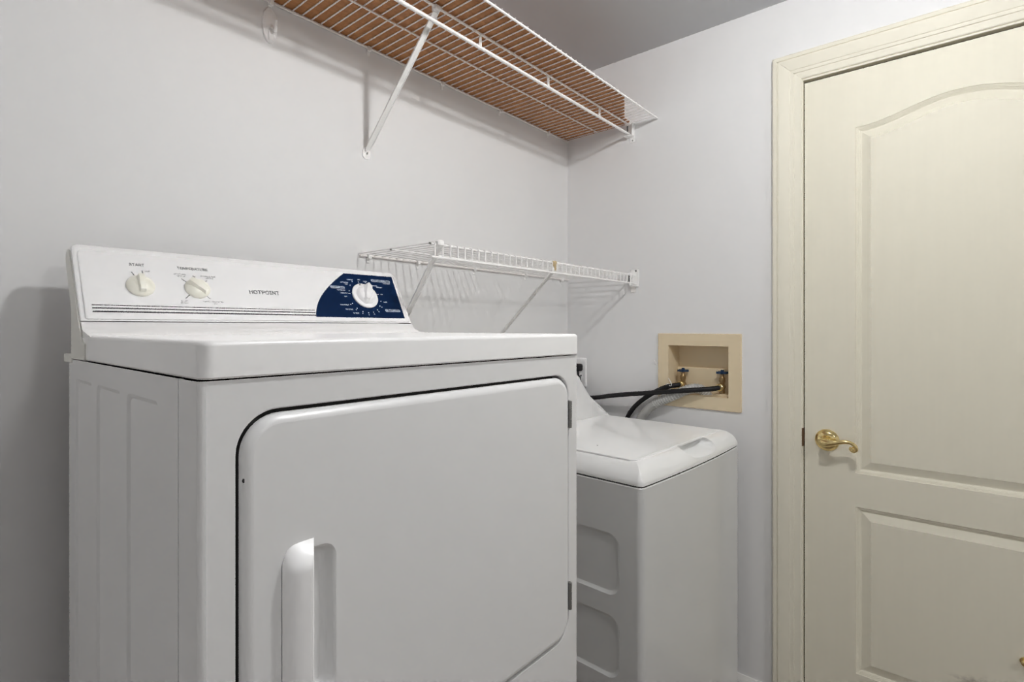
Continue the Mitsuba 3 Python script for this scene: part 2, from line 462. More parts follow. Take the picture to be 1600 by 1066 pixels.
obj('side_panel', side_panel(left_xyz), 'm_enamel_shaded', dryer, smooth=30, frame=DF)
obj('side_panel', side_panel(right_xyz), 'm_enamel_shaded', dryer, smooth=30, frame=DF)
core = trimesh.creation.box(bounds=[[0.009, 0.026, dz0], [W - 0.009, DB - 0.001, dz1 - 0.004]])
obj('inner_cabinet', join(core, chbox(0.0, W, DB - 0.004, DB, dz0, dz1, 0.001)), 'm_gap_shade', dryer, smooth=False, frame=DF)
ped = join(chbox(0.002, W - 0.002, 0.012, DB, 0.030, dz0 - 0.001, 0.004), chbox(0.020, W - 0.020, 0.0, 0.014, 0.055, dz0 - 0.02, 0.004))
pk = obj('pedestal', ped, 'm_enamel', dryer, frame=DF)
for fx in (0.06, W - 0.06):
    for fy in (0.07, DB - 0.06):
        obj('foot', lathe([(0.024, 0), (0.024, 0.012), (0.012, 0.016), (0.012, 0.031)], (fx, fy, 0), (0, 0, 1), 14), 'm_dark', pk, frame=DF)

# dryer door with pull and hinges
dr_out = lambda i: rrect(0.0400 + i, 0.6390 - i, 0.6805 + i, 1.1708 - i, 0, 10, tuple(max(q - i, 0.004) for q in (0.041, 0.041, 0.042, 0.042)))
pocket = lambda i: rrect(0.0980 + i, 0.1480 - i, 0.8340 + i, 1.0120 - i, 0, 8, tuple(max(0.018 - i, 0.004) for _ in range(4)))
FY = -0.0050
dface = flat(Polygon(dr_out(0.0115), [pocket(0)]), lambda a, b, d: (a, FY, b))
drim = dish(dr_out, [(0.020, 0.0150), (0.0015, 0.0075), (0, 0.0050), (0.0005, 0.0030), (0.0018, 0.0008), (0.0040, -0.0018), (0.0070, -0.0038), (0.0095, -0.0047), (0.0115, FY)], front_xyz, cap=False)
dpock = dish(pocket, [(0, FY), (0.0015, FY + 0.0006), (0.0035, FY + 0.0026), (0.0058, FY + 0.0085), (0.0075, FY + 0.0120), (0.0105, FY + 0.0145), (0.0140, FY + 0.0152)], front_xyz)
ddoor = obj('door', join(dface, drim, dpock), 'm_enamel_shaded', dryer, smooth=35, frame=DF)


def pull_ring(z):
    s = (z - 0.826) / (1.0225 - 0.826)
    k = 1 - abs(2 * s - 1)
    h = min(1.0, k * 98.0 / 26)                                   # the ends fall away within 26 mm
    h = math.sqrt(max(0.0, 1 - (1 - h) ** 2))
    top = min(1.0, k * 98.0 / 24)
    xl = 0.0812 + 0.017 * (1 - math.sqrt(max(0.0, 1 - (1 - top) ** 2)))
    xr = 0.1195
    w = xr - xl
    q = [(0.0, 0.0), (0.004, -0.0035), (0.03, -0.0080), (0.12, -0.0135), (0.30, -0.0180), (0.55, -0.0205), (0.80, -0.0222), (0.95, -0.0230), (0.985, -0.0225), (1.0, -0.0205), (1.0, -0.0175), (0.93, -0.0125), (0.80, -0.004), (0.72, 0.0)]
    u = min(1.0, k * 98.0 / 25)
    h = 1 - (1 - u) ** 1.6
    # the lip leans towards the hinge-less side as it stands out from the door
    return [(xl + w * a + 0.52 * b * h * a, FY + 0.001 + b * (0.04 + 0.96 * h), z) for a, b in q]


zs = np.r_[0.826, 0.8262, 0.827, 0.829, 0.832, 0.836, 0.841, 0.846, 0.852, np.linspace(0.86, 0.985, 12), 0.996, 1.002, 1.007, 1.012, 1.016, 1.019, 1.021, 1.0222, 1.0225]
obj('handle', loft([pull_ring(z) for z in zs]), 'm_white_plastic', ddoor, smooth=35, frame=DF, label='white plastic vertical door pull')
for z0, z1 in ((1.0735, 1.1255), (0.7290, 0.7810)):
    kn = [lathe([(0.0028, 0), (0.0034, 0.0006), (0.0034, (z1 - z0) / 3 - 0.0012), (0.0028, (z1 - z0) / 3 - 0.0006)], (0.6402, -0.0035, z0 + k * (z1 - z0) / 3), (0, 0, 1), 12) for k in range(3)]
    obj('hinge', join(*kn, chbox(0.6375, 0.6440, -0.0012, 0.004, z0, z1, 0.0005)), 'm_zinc', dryer, smooth=40, frame=DF, label='metal door hinge')
obj('latch_screw', lathe([(0.0038, 0), (0.0038, 0.001), (0.0028, 0.002), (0.001, 0.0022)], (0.0455, 0.0008, 1.1035), (0, -1, 0), 12), 'm_dark', ddoor, frame=DF)
for zc in (1.1235, 1.0875):
    obj('door_clip', lathe([(0.0060, 0), (0.0060, 0.0022), (0.0045, 0.0032), (0.002, 0.0034)], (0.0334, 0.0085, zc), (1, -0.15, 0), 14), 'm_white_plastic', dryer, frame=DF)


# worktop: a rounded slab that sweeps up at the back
def slab(outline, z0, z1, r, n=6):
    rings = [[(a, b, z0) for a, b in outline(0.0015)], [(a, b, z0 + 0.002) for a, b in outline(0)]]
    for k in range(n + 1):
        t = math.pi / 2 * k / n
        rings.append([(a, b, z1 - r + r * math.sin(t)) for a, b in outline(r * (1 - math.cos(t)))])
    return loft(rings)


top_out = lambda i: rrect(i, W - i, -0.0045 + i, 0.560 - i, 0, 8, (0.013 - 0.5 * i, 0.004, 0.004, 0.013 - 0.5 * i))
top = slab(top_out, 1.2122, 1.2515, 0.0062)
sweep_prof = [(0.440, 1.2485), (0.455, 1.2516), (0.470, 1.2522), (0.480, 1.2536), (0.490, 1.2570), (0.4985, 1.2620), (0.5045, 1.2680), (0.5075, 1.2722), (0.5095, 1.2732), (0.560, 1.2732), (0.560, 1.2485)]
sw = loft([[(x, y if k else y, z) for y, z in sweep_prof] for k, x in ((0, 0.0007), (1, W - 0.0007))])
obj('worktop', join(top, sw), 'm_enamel', dryer, smooth=35, frame=DF)
obj('rear_flange', chbox(-0.0015, 0.03, 0.566, 0.627, 1.2045, 1.2185, 0.001), 'm_cap_plastic', dryer, frame=DF)

# console
con = obj('console', None, None, dryer) if False else key_for('console', dryer)
v_ = np.array([0, 0.077, 0.133]) / math.hypot(0.077, 0.133)
n_ = np.array([0, -v_[2], v_[1]])
o_ = np.array([0, 0.507, 1.2745])
con_xyz = lambda a, b, d: tuple(o_ + np.array([a, 0, 0]) + b * v_ + d * n_)
CH = 0.1537
cp = [(0.5085, 1.2748)] + [tuple((o_ + (CH - 0.008) * v_)[1:])]
t0 = o_ + (CH - 0.008) * v_
cp += [(t0[1] + 0.0022, t0[2] + 0.0040), (t0[1] + 0.0062, t0[2] + 0.0066), (t0[1] + 0.013, t0[2] + 0.0070), (t0[1] + 0.020, t0[2] + 0.0040), (0.606, 1.395), (0.606, 1.2748)]


def con_ring(x):
    """The console's section: near the ends the top comes down in a rounded corner and the face eases back."""
    e = min(x, W - x) - 0.0002
    q = 0.012
    cut = q - math.sqrt(max(0.0, q * q - max(0.0, q - e) ** 2)) if e < q else 0.0
    ease = 0.0016 * max(0.0, 1 - e / 0.004) ** 2
    t0 = o_ + (CH - 0.008 - cut) * v_
    pts = [(0.5085 + ease, 1.2748), (t0[1] + ease, t0[2])]
    pts += [(t0[1] + a + ease * 0.5, t0[2] + b) for a, b in ((0.0022, 0.0040), (0.0062, 0.0066), (0.013, 0.0070), (0.020, 0.0040))]
    return [(x, y, z) for y, z in pts + [(0.606, 1.380), (0.562, 1.290), (0.562, 1.2748)]]


body = loft([con_ring(x) for x in (0.0002, 0.0008, 0.0018, 0.0032, 0.0055, 0.0085, 0.0125, W - 0.0125, W - 0.0085, W - 0.0055, W - 0.0032, W - 0.0018, W - 0.0008, W - 0.0002)])
scene[con] = {**mikit.ply(body, 'm_white_plastic', smooth=35), 'to_world': DF}
plate = lambda i: rrect(0.0070 + i, W - 0.0060 - i, 0.0040 + i, CH - 0.0120 - i, 0, 6, (0.004, 0.006, 0.009, 0.004))
obj('face_plate', dish(plate, [(0, 0.0), (0, 0.0006), (0.0008, 0.0012), (0.0016, 0.0014)], con_xyz), 'm_white_plastic', con, smooth=35, frame=DF)
cap_poly = [(0.4705, 1.2125), (0.5640, 1.2125), (0.5640, 1.292), (0.609, 1.378), (0.609, 1.388), (0.603, 1.3955), (0.594, 1.3985), (0.587, 1.3965), (0.5135, 1.2740), (0.5020, 1.2590), (0.4950, 1.2490), (0.4860, 1.2420), (0.4705, 1.2385)]
for x0, x1 in ((-0.0020, 0.0003), (W - 0.0003, W + 0.0010)):
    sgn = 1 if x0 > 0.1 else -1
    p = Polygon(cap_poly)
    obj('end_cap', extrude(p, left_xyz, x0, x1), 'm_cap_plastic', con, smooth=False, frame=DF, label='beige plastic end cap of the console')


# lettering and lines on the face plate
def lettering(text, u0, u1, vc, h, bold=False, d=0.0016):
    m = meshkit.text_mesh(text, h, 0.00025, bold)
    x0, x1 = m.vertices[:, 0].min(), m.vertices[:, 0].max()
    y0, y1 = m.vertices[:, 1].min(), m.vertices[:, 1].max()
    k = (u1 - u0) / (x1 - x0)
    q = m.vertices.copy()
    m.vertices = [con_xyz(u0 + (a - x0) * k, vc + (b - (y0 + y1) / 2), d + c) for a, b, c in q]
    return m


def dash(u0, v0, u1, v1, w, d=0.0016, h=0.0003):
    a, b = np.array([u0, v0]), np.array([u1, v1])
    t = (b - a) / np.linalg.norm(b - a)
    s = np.array([-t[1], t[0]]) * w / 2
    return extrude(Polygon([a + s, a - s, b - s, b + s]), con_xyz, d, d + h)


def ctext(text, uc, vc, w, h, bold=False, d=0.0016):
    return lettering(text, uc - w / 2, uc + w / 2, vc, h, bold, d)


ink = [lettering('START', 0.0787, 0.1019, 0.1180, 0.0055, True), lettering('TEMPERATURE', 0.1548, 0.2087, 0.1178, 0.0055, True)]
obj('lettering', join(*ink), 'm_ink', con, smooth=False, frame=DF, label='dark control headings')
obj('maker_name', lettering('HOTPOINT', 0.2789, 0.3416, 0.0713, 0.0088, True), 'm_ink', con, smooth=False, frame=DF, label='dark maker lettering on the console')
small = [lettering('START', 0.1015, 0.1095, 0.1048, 0.0024),
         ctext('COTTONS', 0.1575, 0.1035, 0.0200, 0.0026), ctext('REGULAR', 0.1590, 0.0993, 0.0150, 0.0026),
         ctext('WRINKLE FREE', 0.2065, 0.1022, 0.0270, 0.0026), ctext('MEDIUM', 0.2080, 0.0980, 0.0130, 0.0026),
         ctext('FLUFF', 0.1560, 0.0437, 0.0110, 0.0026), ctext('NO HEAT', 0.1560, 0.0395, 0.0130, 0.0026),
         ctext('KNITS - DELICATES', 0.2060, 0.0440, 0.0360, 0.0026), ctext('LOW', 0.2090, 0.0398, 0.0070, 0.0026)]
obj('setting_text', join(*small), 'm_ink_grey', con, smooth=False, frame=DF)
ticks = [dash(0.0806, 0.1018, 0.0843, 0.0931, 0.0012), dash(0.0970, 0.1058, 0.0976, 0.1005, 0.0016), dash(0.1585, 0.0935, 0.1660, 0.0863, 0.0010), dash(0.1786, 0.1019, 0.1836, 0.0986, 0.0013),
         dash(0.2030, 0.0927, 0.1992, 0.0894, 0.0013), dash(0.1590, 0.0494, 0.1669, 0.0576, 0.0013), dash(0.1966, 0.0562, 0.2023, 0.0499, 0.0010)]
obj('dial_ticks', join(*ticks), 'm_ink', con, smooth=False, frame=DF)
for v0, w in ((0.0305, 0.0011), (0.0246, 0.0018), (0.0178, 0.0023)):
    obj('accent_line', dash(0.0170, v0, 0.4116, v0, w), 'm_line', con, smooth=False, frame=DF)

# navy timer panel
bl = np.array([(0.4105, 0.0136), (0.4141, 0.0275), (0.4215, 0.0445), (0.4315, 0.0605), (0.4435, 0.0755), (0.4572, 0.0900), (0.4725, 0.1040), (0.4930, 0.1212), (0.5168, 0.1386)])
bl = spline(np.c_[bl, np.zeros(len(bl))], 24)[:, :2]
from shapely.geometry import MultiPolygon
sm = lambda c: c
navy = Polygon([*bl, (0.6578, 0.1398), (0.6525, 0.0134)])
NAV = 0.0017
halo = extrude(navy.buffer(0.0012, join_style=2), con_xyz, 0.0014, 0.0016)
obj('timer_border', halo, 'm_white_plastic', con, smooth=False, frame=DF)
tp = obj('timer_panel', extrude(navy, con_xyz, 0.0014, 0.0014 + 0.0004), 'm_navy', con, smooth=False, frame=DF, label='navy blue timer panel with rounded left side')
NP = 0.0018


def pill(u0, u1, vc, h):
    r = h / 2
    return Polygon(rrect(u0, u1, vc - r, vc + r, r * 0.98, 5))


pills = []
for txt, u0, u1, vc, h in (('WRINKLE FREE', 0.5877, 0.6478, 0.1233, 0.0092), ('COTTONS', 0.4672, 0.5075, 0.0965, 0.0092), ('TIMED DRY', 0.5991, 0.6471, 0.0350, 0.0092)):
    o = pill(u0, u1, vc, h)
    pills.append(extrude(o.difference(pill(u0 + 0.0009, u1 - 0.0009, vc, h - 0.0018)), con_xyz, NP, NP + 0.0003))
    pills.append(lettering(txt, u0 + 0.0040, u1 - 0.0035, vc, 0.0050, True, NP))
pg = [extrude(pill(u0, u1, vc, h), con_xyz, NP - 0.0001, NP + 0.0001) for u0, u1, vc, h in ((0.5880, 0.6475, 0.1233, 0.0088), (0.4675, 0.5072, 0.0965, 0.0088), (0.5994, 0.6468, 0.0350, 0.0088))]
scene[key_for('panel_badge', con)] = {**mikit.ply(join(*pg), 'm_print_grey'), 'to_world': DF}
obj('panel_badge_text', join(*pills), 'm_navy', con, smooth=False, frame=DF)
pt = [ctext('AUTOMATIC', 0.4945, 0.0888, 0.0215, 0.0026, True, NP), ctext('AUTOMATIC', 0.6335, 0.1166, 0.0215, 0.0026, True, NP),
      ctext('OPTIMUM', 0.5095, 0.1118, 0.0200, 0.0026, True, NP), ctext('DRY', 0.5135, 0.1070, 0.0075, 0.0026, True, NP), ctext('MORE DRY', 0.5275, 0.1208, 0.0170, 0.0026, True, NP), ctext('OFF', 0.5534, 0.1230, 0.0070, 0.0028, True, NP),
      ctext('MORE', 0.5700, 0.1192, 0.0110, 0.0026, True, NP), ctext('OPTIMUM', 0.5945, 0.1076, 0.0140, 0.0026, True, NP), ctext('LESS DRY', 0.6060, 0.1032, 0.0190, 0.0026, True, NP), ctext('OFF', 0.6065, 0.0823, 0.0070, 0.0028, True, NP),
      ctext('80 MIN', 0.6098, 0.0598, 0.0110, 0.0026, True, NP), ctext('LESS DRY', 0.4998, 0.0811, 0.0190, 0.0026, True, NP), ctext('OFF', 0.5015, 0.0714, 0.0075, 0.0028, True, NP),
      ctext('DE-WRINKLE', 0.4911, 0.0479, 0.0215, 0.0028, True, NP), ctext('COOL DOWN', 0.4992, 0.0358, 0.0190, 0.0028, True, NP), ctext('20 MIN', 0.5145, 0.0257, 0.0160, 0.0028, True, NP)]
KC = np.array([0.5545, 0.0748])
dots = []
for u, v in ((0.5325, 0.1162), (0.5235, 0.1044), (0.5155, 0.0882), (0.5129, 0.0522), (0.5217, 0.0391), (0.5347, 0.0305), (0.5497, 0.0273), (0.5640, 0.0294), (0.5775, 0.0362), (0.5890, 0.0476), (0.5970, 0.0618), (0.5700, 0.1155)):
    dots.append(extrude(Polygon(rrect(u - 0.0014, u + 0.0014, v - 0.0014, v + 0.0014, 0.0012, 3)), con_xyz, NP, NP + 0.0003))
for u, v in ((0.5129, 0.0522), (0.5217, 0.0391), (0.5347, 0.0305), (0.5497, 0.0273), (0.5640, 0.0294), (0.5775, 0.0362), (0.5890, 0.0476)):
    e = np.array([u, v]) - KC
    q = np.array([u, v]) + e / np.linalg.norm(e) * 0.0058
    dots.append(extrude(Polygon(rrect(q[0] - 0.0012, q[0] + 0.0012, q[1] - 0.0012, q[1] + 0.0012, 0.001, 3)), con_xyz, NP, NP + 0.0003))
for a in (96, 172, 10):
    e = np.array([math.cos(math.radians(a)), math.sin(math.radians(a))])
    q0, q1 = KC + e * 0.0385, KC + e * 0.0440
    dots.append(dash(*q0, *q1, 0.0013, NP))
obj('panel_print', join(*pt, *dots), 'm_print', con, smooth=False, frame=DF, label='pale printed dial settings')


def knob_mesh(c, r, grip_deg, gw, gl0, gl1, gh, dome=0.007):
    """A low dome with a bar grip; gl0, gl1: the grip's reach backwards and forwards along its direction."""
    base = lathe([(r * 0.97, 0.0014), (r, 0.0030), (r, 0.0050), (r * 0.95, 0.0066), (r * 0.80, 0.0066 + dome * 0.45), (r * 0.55, 0.0066 + dome * 0.8), (r * 0.2, 0.0066 + dome)], np.array(con_xyz(c[0], c[1], 0)), n_, 40)
    g = math.radians(grip_deg)
    t, s = np.array([math.cos(g), math.sin(g)]), np.array([-math.sin(g), math.cos(g)])
    pts = []
    for along, half, hh in ((-gl0, gw * 0.40, 0.004), (-gl0 * 0.75, gw * 0.60, 0.004), (0, gw * 0.72, 0.004), (gl1 * 0.9, gw * 0.55, 0.004), (gl1, gw * 0.45, 0.004),
                            (-gl0 * 0.75, gw * 0.32, gh * 0.86), (0, gw * 0.42, gh), (gl1 * 0.80, gw * 0.36, gh), (gl1 * 0.97, gw * 0.30, gh * 0.9)):
        for sg in (-1, 1):
            q = np.asarray(c) + t * along + s * half * sg
            pts.append(con_xyz(q[0], q[1], hh))
    return join(base, hull(pts))


obj('knob', knob_mesh((0.0905, 0.0715), 0.0218, 90, 0.0120, 0.0195, 0.0185, 0.019), 'm_ivory_plastic', con, smooth=35, frame=DF, label='ivory start knob')
obj('knob', knob_mesh((0.1825, 0.0720), 0.0218, 138, 0.0140, 0.0195, 0.0195, 0.020), 'm_ivory_plastic', con, smooth=35, frame=DF, label='ivory temperature knob')
# timer knob: a skirt with a pointed grip
kb = lathe([(0.0340, 0.0018), (0.0345, 0.0030), (0.0345, 0.0052), (0.0335, 0.0064), (0.0275, 0.0074), (0.0265, 0.0074)], np.array(con_xyz(KC[0], KC[1], 0)), n_, 56)
kr = lathe([(0.0255, 0.0070), (0.0250, 0.0090), (0.0225, 0.0130), (0.0180, 0.0170), (0.0100, 0.0195), (0.0030, 0.0200)], np.array(con_xyz(KC[0], KC[1], 0)), n_, 48)
gt = math.radians(67)
tt, ss = np.array([math.cos(gt), math.sin(gt)]), np.array([-math.sin(gt), math.cos(gt)])
gp = []
for al, ha, hh in ((0.0330, 0.0030, 0.0072), (0.0200, 0.0140, 0.0072), (0.0, 0.0190, 0.0072), (-0.0220, 0.0100, 0.0072), (-0.0270, 0.0030, 0.0072),
                   (0.0325, 0.0012, 0.0190), (0.0200, 0.0058, 0.0255), (0.0, 0.0075, 0.0270), (-0.0180, 0.0040, 0.0215), (-0.0245, 0.0010, 0.0130)):
    for sg in (-1, 1):
        q = KC + tt * al + ss * ha * sg
        gp.append(con_xyz(q[0], q[1], hh))
tk = obj('timer_knob', join(kb, kr, hull(gp)), 'm_white_plastic', con, smooth=32, frame=DF, label='white pointed timer knob')
# index dot on the skirt
q = KC + 0.0300 * np.array([math.cos(math.radians(104)), math.sin(math.radians(104))])
obj('index_dot', lathe([(0.0018, 0.0060), (0.0018, 0.0078)], np.array(con_xyz(q[0], q[1], 0)), n_, 12), 'm_line', con, frame=DF)

# ------------------------------------------------------------------ the washing machine
WO, WROT = (1.170, 0.581), 2.6
WF = T().translate([WO[0], WO[1], 0]).rotate([0, 0, 1], -WROT)
WW, WD, BOW = 0.632, 0.612, 0.010
washer = thing('washing_machine', 'white top-loading washing machine between the dryer and the door', 'washing machine')


def plan(d, r=0.016):
    n = 40
    front = [(x, -BOW * (1 - ((x - WW / 2) / (WW / 2)) ** 2)) for x in np.linspace(0, WW, n)]
    return Polygon([*front, (WW, WD), (0, WD)])


base_plan = plan(0)
rounded = base_plan.buffer(-0.016, join_style=1, quad_segs=10).buffer(0.016, join_style=1, quad_segs=10)
cen = np.array([WW / 2, WD / 2])
angs = sorted({round(math.atan2(y - cen[1], x - cen[0]), 5) for x, y in np.array(rounded.segmentize(0.02).exterior.coords)})


def radial(poly):
    """Where rays from the centre at fixed angles leave the polygon: outlines with equal numbers of points."""
    c = np.array(poly.exterior.coords)
    a, b = c[:-1] - cen, c[1:] - cen
    out = []
    for g in angs:
        t = np.array([math.cos(g), math.sin(g)])
        den = t[0] * (b - a)[:, 1] - t[1] * (b - a)[:, 0]
        with np.errstate(divide='ignore', invalid='ignore'):
            s = (a[:, 0] * (b - a)[:, 1] - a[:, 1] * (b - a)[:, 0]) / den
            u = (a[:, 0] * t[1] - a[:, 1] * t[0]) / den
        ok = (np.abs(den) > 1e-12) & (u >= -1e-6) & (u <= 1 + 1e-6) & (s > 0)
        out.append(cen + t * s[ok].max())
    return np.array(out)


ring_at = {}


def wring(d, z):
    k = round(d, 5)
    if k not in ring_at:
        p = rounded.buffer(-d, join_style=1, quad_segs=8) if d > 0 else rounded
        ring_at[k] = radial(p)
    return [(a, b, z) for a, b in ring_at[k]]


# cabinet: left side with pressed panels, the rest a plain skin
wz0, wz1 = 0.025, 0.8765
skin = loft([wring(0.004, wz0), wring(0.0, wz0 + 0.006), wring(0.0, wz1 - 0.002), wring(0.002, wz1)])
wc = to_manifold(skin)
for z0, z1 in ((0.594, 0.749), (0.387, 0.544), (0.182, 0.338)):
    rr = lambda i: rrect(0.062 + i, 0.560 - i, z0 + i, z1 - i, 0, 8, tuple(0.034 - 0.6 * i for _ in range(4)))
    cut = loft([[(-0.002, a, b) for a, b in rr(-0.0008)], [(0.0, a, b) for a, b in rr(0)], [(0.0012, a, b) for a, b in rr(0.0012)], [(0.0050, a, b) for a, b in rr(0.0070)], [(0.0058, a, b) for a, b in rr(0.0095)]])
    wc = wc - to_manifold(cut)
obj('cabinet', from_manifold(wc), 'm_washer_cabinet_shaded', washer, smooth=28, frame=WF)
for fx in (0.06, WW - 0.06):
    for fy in (0.06, WD - 0.06):
        obj('foot', lathe([(0.022, 0), (0.022, 0.010), (0.011, 0.014), (0.011, 0.027)], (fx, fy, 0), (0, 0, 1), 14), 'm_dark', washer, frame=WF)
obj('seam', loft([wring(0.0035, 0.8762), wring(0.0035, 0.8805)]), 'm_gap_shade', washer, smooth=False, frame=WF)
# top cover with a finger scoop at the front
rings = [wring(0.002, 0.8800), wring(0.0, 0.8815)]
R1, Z1, R0 = 0.042, 0.9295, 0.041
for k in range(9):
    t = math.pi / 2 * k / 8
    rings.append(wring(R1 * (1 - max(math.cos(t), 0) ** 1.3), 0.8865 + (Z1 - 0.8865) * math.sin(t) ** 1.3))
cover = to_manifold(loft(rings))
scoop = hull([(0.205, -0.05, 0.940), (0.262, -0.05, 0.902), (0.310, -0.05, 0.886), (0.425, -0.05, 0.884), (0.450, -0.05, 0.894), (0.462, -0.05, 0.940),
              (0.225, 0.036, 0.940), (0.270, 0.036, 0.912), (0.310, 0.040, 0.904), (0.420, 0.046, 0.902), (0.444, 0.040, 0.909), (0.456, 0.036, 0.940), (0.300, 0.058, 0.940), (0.445, 0.085, 0.940), (0.320, 0.062, 0.914), (0.440, 0.085, 0.908)])
scoop = trimesh.Trimesh(scoop.vertices, scoop.faces).subdivide_loop(2)
cover = cover - to_manifold(scoop)
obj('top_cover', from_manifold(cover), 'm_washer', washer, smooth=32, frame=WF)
lid_o = lambda i: rrect(0.036 + i, 0.572 - i, 0.040 + i, 0.474 - i, 0, 8, (0.012, 0.006, 0.006, 0.022))
lid = loft([[(a, b, 0.9262) for a, b in lid_o(0.0)], [(a, b, 0.9310) for a, b in lid_o(0.0)], [(a, b, 0.9326) for a, b in lid_o(0.0012)], [(a, b, 0.9330) for a, b in lid_o(0.004)], [(a, b, 0.9318) for a, b in lid_o(0.014)], [(a, b, 0.9315) for a, b in lid_o(0.03)]])
lk = obj('lid', lid, 'm_washer', washer, smooth=35, frame=WF)
obj('chip_mark', lathe([(0.0022, 0), (0.0020, 0.0003), (0.0008, 0.0004)], (0.118, 0.205, 0.9314), (0, 0, 1), 10), 'm_ink', lk, frame=WF)
# console at the back: it rises in a curve
prof = [(0.470, 0.9260), (0.486, 0.9305), (0.500, 0.9370), (0.514, 0.9460), (0.536, 0.9640), (0.559, 0.9870), (0.582, 1.0140), (0.602, 1.0420), (0.616, 1.0640), (0.624, 1.0720), (0.634, 1.0750), (0.644, 1.0720), (0.648, 1.0600), (0.648, 0.9260)]


def wcon(x, s):
    c = np.array([0.590, 0.975])
    return [(x, c[0] + (y - c[0]) * s, c[1] + (z - c[1]) * s) for y, z in prof]


obj('console', loft([wcon(0.022, 0.97), wcon(0.024, 0.99), wcon(0.028, 1.0), wcon(0.600, 1.0), wcon(0.604, 0.99), wcon(0.606, 0.97)]), 'm_washer', washer, smooth=35, frame=WF)

# ------------------------------------------------------------------ wire shelves
rail = lambda x0, x1, y, z, r, s=8: tube([(x0, y, z), (x1, y, z)], r, s)


def clip_mesh():
    return join(chbox(-0.006, 0.006, -0.012, 0.0, -0.010, 0.0030, 0.002), lathe([(0.0045, 0), (0.0042, 0.0018), (0.0015, 0.0028)], (0, -0.0005, -0.016), (0, -1, 0), 10), chbox(-0.005, 0.005, -0.0025, 0, -0.021, -0.008, 0.001))


CLIP = mikit.ply(clip_mesh(), 'm_wire_white', smooth=30)
sh = thing('wire_shelf', 'deep white wire shelf with a hanging rod high on the back wall', 'shelf')
ZS, X0, X1 = 2.047, 0.30, 1.862
WIRE = mikit.ply(tube([(0, YB - 0.004, 0), (0, 0.8620, 0)], 0.0019, 6), 'm_wire', smooth=True)
nw = int(round((X1 - X0) / 0.0254))
for k in range(nw + 1):
    obj('wire', None, None, sh, shared=WIRE, frame=T().translate([X0 + 0.0254 * k, 0, ZS + 0.0020]))
obj('back_rail', rail(X0 - 0.01, XR - 0.001, YB - 0.005, ZS - 0.0022, 0.0030), 'm_wire', sh)
obj('middle_rail', rail(X0 - 0.01, XR - 0.012, 1.112, ZS - 0.0022, 0.0024), 'm_wire', sh)
obj('under_rail', rail(X0 - 0.01, XR - 0.012, 0.975, ZS - 0.0030, 0.0033), 'm_wire', sh)
obj('front_rail', rail(X0 - 0.01, XR - 0.001, 0.866, ZS - 0.0016, 0.0032), 'm_wire_white', sh)
obj('hanging_rod', rail(X0 - 0.01, XR - 0.010, 0.977, 2.0085, 0.0050, 12), 'm_wire_white', sh)
for x in (0.415, 0.720, 1.026, 1.331, 1.637):
    obj('rod_hanger', hull([(x + a, 0.976 + b, z) for a in (-0.0045, 0.0045) for b in (-0.0015, 0.0015) for z in (2.0105, ZS - 0.002)]), 'm_wire_white', sh)
for x in (0.323, 0.601, 0.878, 1.155, 1.433, 1.725):
    obj('wall_clip', None, None, sh, shared=CLIP, frame=T().translate([x, YB, ZS - 0.001]))


def brace(x, yt, zt, zb, w=0.0085, xb=None):
    """A channel strut from under the shelf (yt, zt) down to the wall at zb: two flanges and a web, an eared foot and a hooked head."""
    xb = x if xb is None else xb
    top, bot = np.array([x, yt, zt]), np.array([xb, YB - 0.004, zb])
    t = (bot - top) / np.linalg.norm(bot - top)
    nrm = np.cross(t, [1, 0, 0])
    nrm /= np.linalg.norm(nrm)
    if nrm[2] > 0:
        nrm = -nrm
    sec = [(-w, 0.0), (-w, 0.0045), (-w + 0.0012, 0.0045), (-w + 0.0012, 0.0012), (w - 0.0012, 0.0012), (w - 0.0012, 0.0045), (w, 0.0045), (w, 0.0)]
    body = loft([[p + np.array([a, 0, 0]) * k + nrm * b for a, b in sec] for p, k in ((top, 0.95), (top + 0.94 * (bot - top), 1.0), (bot, 0.7))])
    ft = extrude(Polygon(rrect(xb - 0.0125, xb + 0.0125, zb - 0.024, zb + 0.008, 0.011, 6)), lambda a, b, d: (a, YB - d, b), 0.0, 0.003)
    hk = chbox(x - w - 0.0015, x + w + 0.0015, yt - 0.007, yt + 0.010, zt - 0.006, zt + 0.009, 0.003)
    return body, ft, hk


def add_brace(shelf, x, yt, zt, zb, w=0.0085, head=None, xb=None):
    b, ft, hk = brace(x, yt, zt, zb, w, xb)
    k = obj('brace', b, 'm_wire_white', shelf, smooth=20)
    obj('foot', ft, 'm_wire_white', k, smooth=20)
    obj('hook', hk, head or 'm_wire_white', k)
    obj('screw', lathe([(0.0035, 0), (0.0033, 0.0012), (0.0012, 0.002)], ((x if xb is None else xb) + 0.001, YB - 0.003, zb - 0.008), (0, -1, 0), 10), 'm_zinc', k)
    return k


add_brace(sh, 0.872, 0.976, 2.041, 1.758)
# right end bracket on the right wall: plate, rod socket, screw
eb = obj('end_bracket', join(chbox(XR - 0.004, XR, 0.958, 0.992, 1.992, 2.052, 0.002), chbox(XR - 0.022, XR - 0.003, 0.958, 0.963, 2.000, 2.050, 0.001), chbox(XR - 0.026, XR - 0.003, 0.962, 0.992, 1.998, 2.002, 0.001)), 'm_wire_white', sh)
obj('slot', chbox(XR - 0.0048, XR - 0.0035, 0.985, 0.9905, 2.012, 2.045, 0.0005), 'm_gap_shade', eb)
obj('screw', lathe([(0.004, 0), (0.0038, 0.0014), (0.0014, 0.0022)], (XR - 0.0005, 0.967, 1.985), (-1, 0, 0), 10), 'm_zinc', eb)
obj('screw_tab', chbox(XR - 0.0022, XR, 0.958, 0.978, 1.977, 1.994, 0.001), 'm_wire_white', eb)

